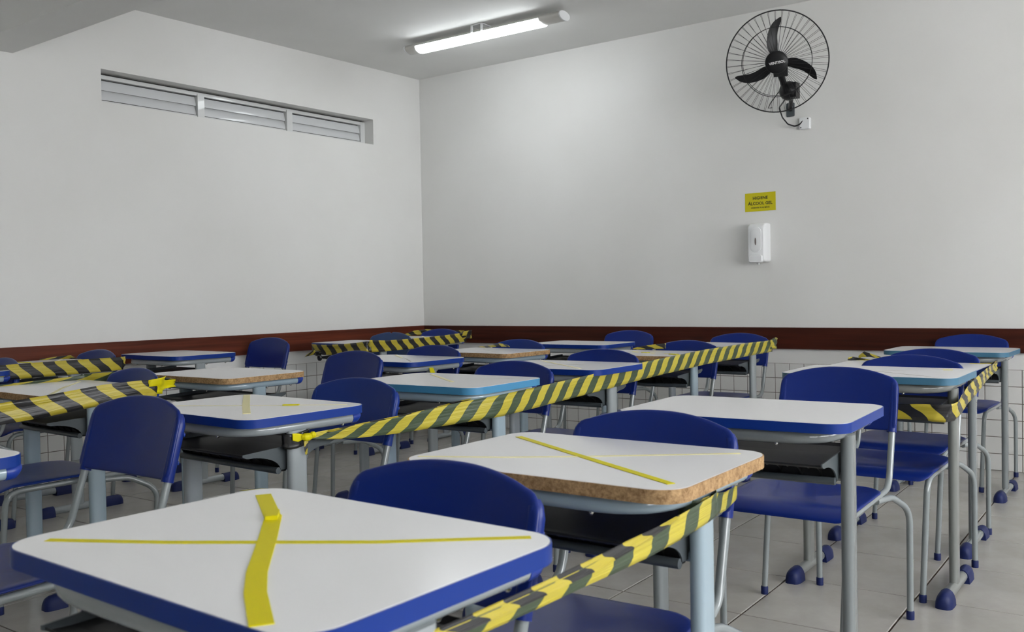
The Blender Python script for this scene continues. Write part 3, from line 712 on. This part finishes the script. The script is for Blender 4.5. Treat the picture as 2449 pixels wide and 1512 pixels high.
# ------------------------------------------------------------------ barrier tapes
def ribbon(name, pts, m, label, period=0.14, slant=0.6, thick=0.0006, group=None, phase=0.0, parent=None, sub=6, curl=0.0):
    """pts: list of (centre xyz, half-width vector xyz). A thin striped band with UVs along its length."""
    C0 = [Vector(p[0]) for p in pts]; H0 = [Vector(p[1]) for p in pts]
    Cc, Hh = [], []
    for i in range(len(C0)-1):
        for k in range(sub):
            t = k/sub; Cc.append(C0[i].lerp(C0[i+1], t)); Hh.append(H0[i].lerp(H0[i+1], t))
    Cc.append(C0[-1]); Hh.append(H0[-1])
    nv = 7; V, F, UV = [], [], []
    dist = 0.0; hw = max(h.length for h in Hh)
    U = [0.0]
    for i in range(1, len(Cc)): U.append(U[-1]+(Cc[i]-Cc[i-1]).length)
    for i in range(len(Cc)):
        a, b = Cc[max(i-1, 0)], Cc[min(i+1, len(Cc)-1)]; tdir = (b-a).normalized(); nrm = tdir.cross(Hh[i]).normalized() if Hh[i].length > 1e-6 else Vector((0, 0, 1))
        for j in range(nv):
            s = -1+2*j/(nv-1)
            wob = curl*(math.sin(7*s+U[i]*9)*0.5+0.5*math.sin(3*s-U[i]*5))
            V.append(Cc[i]+Hh[i]*s+nrm*wob); UV.append(((U[i]+phase)/period + slant*s*0.5 + 0.06*math.sin(s*2.6), (s+1)/2))
    n1 = len(V)
    for i in range(len(Cc)-1):
        for j in range(nv-1):
            a = i*nv+j; F.append((a, a+1, a+nv+1, a+nv))
    me = bpy.data.meshes.new(name); me.from_pydata([tuple(v) for v in V], [], F); me.update()
    uvl = me.uv_layers.new(name='UVMap')
    for lp in me.loops: uvl.data[lp.index].uv = UV[lp.vertex_index]
    me.polygons.foreach_set('use_smooth', [True]*len(me.polygons)); me.materials.append(MATS[m])
    o = bpy.data.objects.new(name, me); C.objects.link(o)
    md = o.modifiers.new('thickness', 'SOLIDIFY'); md.thickness = thick; md.offset = 0
    if parent: o.parent = parent
    elif label: tag(o, label, 'barrier tape', group)
    return o
up_ = lambda h, dx=0.0, dy=0.0: (dx, dy, h)
GT = 'striped barrier tapes strung round the desks'
# long tape along the second row
t1 = thing('barrier_tape', 'long yellow and green-black striped barrier tape strung along the second row of desks', 'barrier tape', (-2.0, 1.72, 0), 0, GT)
def rel(o, pts): l = Vector(o.location); return [(tuple(Vector(p)-l), h) for p, h in pts]
ribbon('band', rel(t1, [((-2.016, 1.722, .690), up_(.006)), ((-2.010, 1.78, .687), up_(.012)), ((-2.004, 1.90, .682), up_(.020, .004)), ((-2.000, 2.10, .680), up_(.028, .004)), ((-1.972, 2.36, .689), up_(.035)), ((-1.945, 2.53, .694), up_(.0375)), ((-1.96, 2.75, .698), up_(.038)),
        ((-1.99, 3.07, .704), up_(.038)), ((-2.0, 3.68, .729), up_(.038)), ((-2.03, 4.36, .743), up_(.038)), ((-2.035, 4.9, .748), up_(.037)), ((-2.038, 5.30, .748), up_(.034))]), 'green_striped_tape', None, 0.118, -0.82, parent=t1, curl=0.002)
ribbon('fold', rel(t1, [((-2.006, 1.80, .694), (0.004, 0, .006)), ((-2.000, 1.95, .699), (0.006, 0, .007)), ((-1.996, 2.15, .705), (0.006, 0, .007)), ((-1.987, 2.36, .722), (0.005, 0, .005)), ((-1.984, 2.44, .728), (0.002, 0, .002))]), 'striped_tape', None, 0.118, 0.3, parent=t1)
ribbon('corner_wrap', rel(t1, [((-2.036, 5.26, .757), up_(.026)), ((-2.028, 5.345, .760), up_(.030)), ((-2.050, 5.375, .766), up_(.030)), ((-2.10, 5.378, .758), up_(.012)), ((-2.30, 5.376, .748), up_(.005)), ((-2.55, 5.376, .752), up_(.006)), ((-2.60, 5.372, .762), up_(.008)), ((-2.655, 5.33, .756), up_(.005))]), 'green_striped_tape', None, 0.10, 0.5, parent=t1, curl=0.006)
ribbon('leg_wrap', rel(t1, [((-2.042+0.0235*math.cos(a)-0.0, 1.713+0.045*math.sin(a), .684+0.004*math.sin(2*a)), up_(.021)) for a in [2*math.pi*k/16 for k in range(17)]]), 'black_tape', None, parent=t1, sub=2, curl=0.0012)
obj('knot', xf(join(sphere((0, 0, 0), 0.013, 8, 6, (1, 1.5, 0.9)), sphere((0.004, 0.018, 0.004), 0.010, 8, 6)), Matrix.Translation(Vector((-2.012, 1.728, .689))-Vector(t1.location))), 'yellow_tape', t1)
ribbon('tail', rel(t1, [((-2.012, 1.725, .682), (0.003, .006, 0)), ((-2.010, 1.722, .655), (0.002, .004, 0)), ((-2.011, 1.724, .640), (0.001, .003, 0))]), 'striped_tape', None, 0.03, 0.3, parent=t1)
ribbon('bow_end', rel(t1, [((-2.013, 1.725, .690), up_(.004)), ((-2.016, 1.700, .690), up_(.012)), ((-2.018, 1.682, .694), up_(.010))]), 'yellow_tape', None, parent=t1)

# foreground tape between the two nearest desks
t2 = thing('barrier_tape', 'striped barrier tape in the foreground, tied between the two nearest desks', 'barrier tape', (-0.68, 1.2, 0), 0, GT)
ribbon('band', rel(t2, [((-.676, .735, .693), up_(.013, .003)), ((-.677, .83, .691), up_(.013, .003)), ((-.679, .95, .688), up_(.0135, .003)), ((-.680, 1.07, .687), up_(.014, .002)), ((-.681, 1.16, .687), up_(.016)), ((-.682, 1.25, .688), up_(.019)), ((-.684, 1.39, .692), up_(.021)), ((-.692, 1.50, .694), up_(.021)), ((-.700, 1.545, .694), up_(.021))]), 'green_striped_tape', None, 0.118, -0.4, parent=t2, curl=0.0012)
ribbon('fold', rel(t2, [((-.672, .735, .703), (-.004, 0, .007)), ((-.673, .83, .701), (-.004, 0, .007)), ((-.675, .97, .699), (-.004, 0, .0075)), ((-.677, 1.09, .699), (-.004, 0, .008)), ((-.679, 1.19, .702), (-.003, 0, .007)), ((-.680, 1.29, .706), (-.002, 0, .004)), ((-.682, 1.36, .711), (-.001, 0, .002))]), 'striped_tape', None, 0.118, 0.15, parent=t2, curl=0.001, phase=0.02)
ribbon('leg_wrap', rel(t2, [((-.700, 1.543, .694), up_(.021)), ((-.712, 1.566, .694), up_(.022)), ((-.735, 1.560, .690), up_(.022)), ((-.742, 1.52, .688), up_(.022)), ((-.742, 1.475, .688), up_(.022)), ((-.722, 1.462, .690), up_(.022)), ((-.703, 1.474, .692), up_(.021)), ((-.699, 1.51, .694), up_(.020))]), 'green_striped_tape', None, 0.118, -0.5, parent=t2, sub=3, phase=0.3)
ribbon('chair_loop', rel(t2, [((-.708, 1.555, .690), up_(.020)), ((-.735, 1.66, .672), up_(.018)), ((-.765, 1.785, .664), up_(.014))]), 'green_striped_tape', None, 0.118, -0.5, parent=t2, phase=0.05)

# tape across the teal-edged desk of the right-hand row
t3 = thing('barrier_tape', 'yellow and black striped tape slung from the teal-edged desk to the desk behind', 'barrier tape', (-0.70, 3.5, 0), 0, GT)
ribbon('band', rel(t3, [((-1.24, 3.337, .650), up_(.022)), ((-1.05, 3.336, .650), up_(.024)), ((-.848, 3.334, .651), up_(.025)), ((-.766, 3.333, .654), (.004, 0, .027)), ((-.715, 3.332, .653), (.014, 0, .029)), ((-.680, 3.345, .654), (.014, .004, .032)), ((-.668, 3.40, .655), (.006, 0, .033)), ((-.672, 3.50, .667), up_(.032)), ((-.676, 3.626, .687), up_(.031)), ((-.680, 3.919, .716), up_(.028)), ((-.700, 4.20, .728), up_(.024)), ((-.709, 4.40, .735), up_(.018))]), 'striped_tape', None, 0.118, 0.55, parent=t3, curl=0.004)
ribbon('corner_wrap', rel(t3, [((-.709, 4.36, .734), up_(.020)), ((-.708, 4.43, .740), up_(.020)), ((-.735, 4.440, .736), up_(.008)), ((-.95, 4.436, .728), up_(.004)), ((-1.20, 4.436, .734), up_(.006)), ((-1.318, 4.428, .748), up_(.010)), ((-1.326, 4.39, .750), up_(.006))]), 'striped_tape', None, 0.118, 0.4, parent=t3, curl=0.004)
ribbon('loop_end', rel(t3, [((-1.29, 4.43, .752), up_(.010, .0, .0)), ((-1.27, 4.428, .770), up_(.014, .006)), ((-1.235, 4.425, .766), up_(.007, .006)), ((-1.19, 4.428, .756), up_(.004))]), 'striped_tape', None, 0.07, 0.4, parent=t3)

# tape fence round the chipboard desk at the left
t4 = thing('barrier_tape', 'crumpled black and yellow tape fence round the chipboard desk at the left', 'barrier tape', (-3.19, 1.8, 0), 0, GT)
ribbon('band', rel(t4, [((-3.195, 1.10, .684), up_(.034)), ((-3.193, 1.442, .713), up_(.036)), ((-3.191, 1.58, .722), up_(.037)), ((-3.188, 1.80, .742), up_(.037)), ((-3.186, 1.93, .748), up_(.034)), ((-3.187, 2.01, .748), up_(.032))]), 'striped_tape', None, 0.118, 0.55, parent=t4, curl=0.005)
ribbon('corner_wrap', rel(t4, [((-3.187, 1.975, .752), up_(.028)), ((-3.188, 2.025, .755), (.008, 0, .032)), ((-3.206, 2.050, .755), (.004, .004, .034)), ((-3.245, 2.064, .752), up_(.024)), ((-3.275, 2.10, .750), up_(.016)), ((-3.290, 2.155, .750), up_(.014))]), 'yellow_tape', None, parent=t4, curl=0.006, sub=4)
ribbon('back_band', rel(t4, [((-3.290, 2.155, .750), up_(.016)), ((-3.50, 2.165, .752), up_(.022)), ((-3.705, 2.150, .758), up_(.022)), ((-3.76, 2.10, .758), up_(.020)), ((-3.805, 2.068, .757), up_(.016)), ((-3.822, 2.02, .754), up_(.012)), ((-3.828, 1.80, .752), up_(.007)), ((-3.83, 1.62, .752), up_(.005))]), 'green_striped_tape', None, 0.16, 0.5, parent=t4, curl=0.002)

# tape round the desks by the left wall
t5 = thing('barrier_tape', 'black and yellow tape stretched along the left wall desks, left picture edge', 'barrier tape', (-4.6, 2.3, 0), 0, GT)
ribbon('band', rel(t5, [((-4.585, 1.55, .742), up_(.036)), ((-4.600, 1.90, .746), up_(.037)), ((-4.604, 2.20, .750), up_(.037)), ((-4.605, 2.45, .751), up_(.036)), ((-4.602, 2.66, .751), up_(.035)), ((-4.606, 2.712, .752), up_(.034))]), 'striped_tape', None, 0.118, 0.5, parent=t5, curl=0.003)
ribbon('corner_wrap', rel(t5, [((-4.606, 2.712, .757), up_(.030)), ((-4.625, 2.735, .762), up_(.024)), ((-4.70, 2.737, .752), up_(.007)), ((-4.95, 2.733, .746), up_(.004)), ((-5.14, 2.738, .756), up_(.008)), ((-5.19, 2.738, .766), up_(.012)), ((-5.228, 2.705, .764), up_(.012)), ((-5.232, 2.58, .762), up_(.004))]), 'striped_tape', None, 0.118, 0.5, parent=t5, curl=0.003)

# tape round the two corner desks
t6 = thing('barrier_tape', 'bunched black and yellow tape round the two desks in the far left corner', 'barrier tape', (-4.53, 4.9, 0), 0, GT)
ribbon('front_band', rel(t6, [((-5.145, 4.52, .722), up_(.020)), ((-5.10, 4.445, .722), up_(.030)), ((-4.95, 4.425, .716), up_(.036)), ((-4.75, 4.422, .722), up_(.038)), ((-4.60, 4.424, .734), up_(.040)), ((-4.535, 4.430, .741), up_(.040)), ((-4.520, 4.46, .742), up_(.038))]), 'striped_tape', None, 0.118, 0.4, parent=t6, curl=0.005)
ribbon('side_band', rel(t6, [((-4.520, 4.44, .748), (.006, 0, .042)), ((-4.516, 4.60, .742), up_(.037)), ((-4.520, 4.93, .744), up_(.036)), ((-4.530, 5.25, .752), up_(.035)), ((-4.540, 5.50, .762), up_(.036))]), 'striped_tape', None, 0.118, 0.5, parent=t6, curl=0.003)
ribbon('corner_wrap', rel(t6, [((-4.536, 5.44, .775), up_(.030)), ((-4.538, 5.56, .780), up_(.032)), ((-4.575, 5.60, .784), up_(.026)), ((-4.66, 5.70, .780), up_(.020)), ((-4.92, 5.715, .782), up_(.020)), ((-5.13, 5.70, .786), up_(.022)), ((-5.178, 5.60, .782), up_(.018)), ((-5.18, 5.50, .770), up_(.010))]), 'striped_tape', None, 0.118, -0.5, parent=t6, curl=0.006)
ribbon('table_fold', rel(t6, [((-4.525, 4.435, .752), (.004, .0, .016)), ((-4.56, 4.50, .766), (.030, .010, .004)), ((-4.66, 4.58, .764), (.022, .020, .001)), ((-4.72, 4.62, .763), (.010, .012, 0))]), 'striped_tape', None, 0.08, 0.4, parent=t6)
obj('knot', xf(join(sphere((0, 0, 0), 0.022, 8, 6, (1.8, 0.8, 1)), sphere((0.03, -0.01, -0.03), 0.018, 8, 6, (1.2, 0.8, 1.4))), Matrix.Translation(Vector((-5.02, 4.428, .690))-Vector(t6.location))), 'black_tape', t6)
ribbon('loose_end', rel(t6, [((-5.03, 4.415, .700), up_(.018)), ((-5.10, 4.410, .680), (.01, 0, .012)), ((-5.13, 4.41, .668), (.01, 0, .008))]), 'striped_tape', None, 0.08, 0.5, parent=t6)

# loose scraps
def scrap(pts, label, m='striped_tape', period=0.08):
    l = Vector(pts[0][0]); o = ribbon('tape_scrap', [(tuple(Vector(p)-l), h) for p, h in pts], m, None, period, 0.4); o.location = l
    return tag(o, label, 'tape scrap')
scrap([((-3.575, 4.445, .762), (.0, .012, .002)), ((-3.50, 4.452, .764), (.0, .012, .006)), ((-3.43, 4.455, .775), (0, .010, .010)), ((-3.36, 4.45, .772), (0, .006, .006)), ((-3.34, 4.45, .764), (0, .003, .002))], 'curled yellow and black tape scrap on the back corner of a chipboard-edged desk')
scrap([((-2.585, 4.605, .758), up_(.004)), ((-2.55, 4.625, .764), up_(.009)), ((-2.47, 4.665, .771), up_(.014)), ((-2.42, 4.69, .774), up_(.015))], 'short black and yellow tape end rising beside the chair behind the littered desk', period=0.10)
scrap([((-3.138, 3.515, .716), (0, .014, 0)), ((-3.134, 3.52, .696), (0, .018, 0)), ((-3.138, 3.53, .668), (0, .016, 0))], 'small yellow tape knot tied on the frame tube of a blue-edged desk', 'yellow_tape')
scrap([((-2.50, 2.205-.30, .455), (.02, .03, 0)), ((-2.40, 2.235-.30, .456), (.02, .03, 0))], 'yellow tape piece lying on a chair seat beside the nearest blue chair', 'yellow_tape')
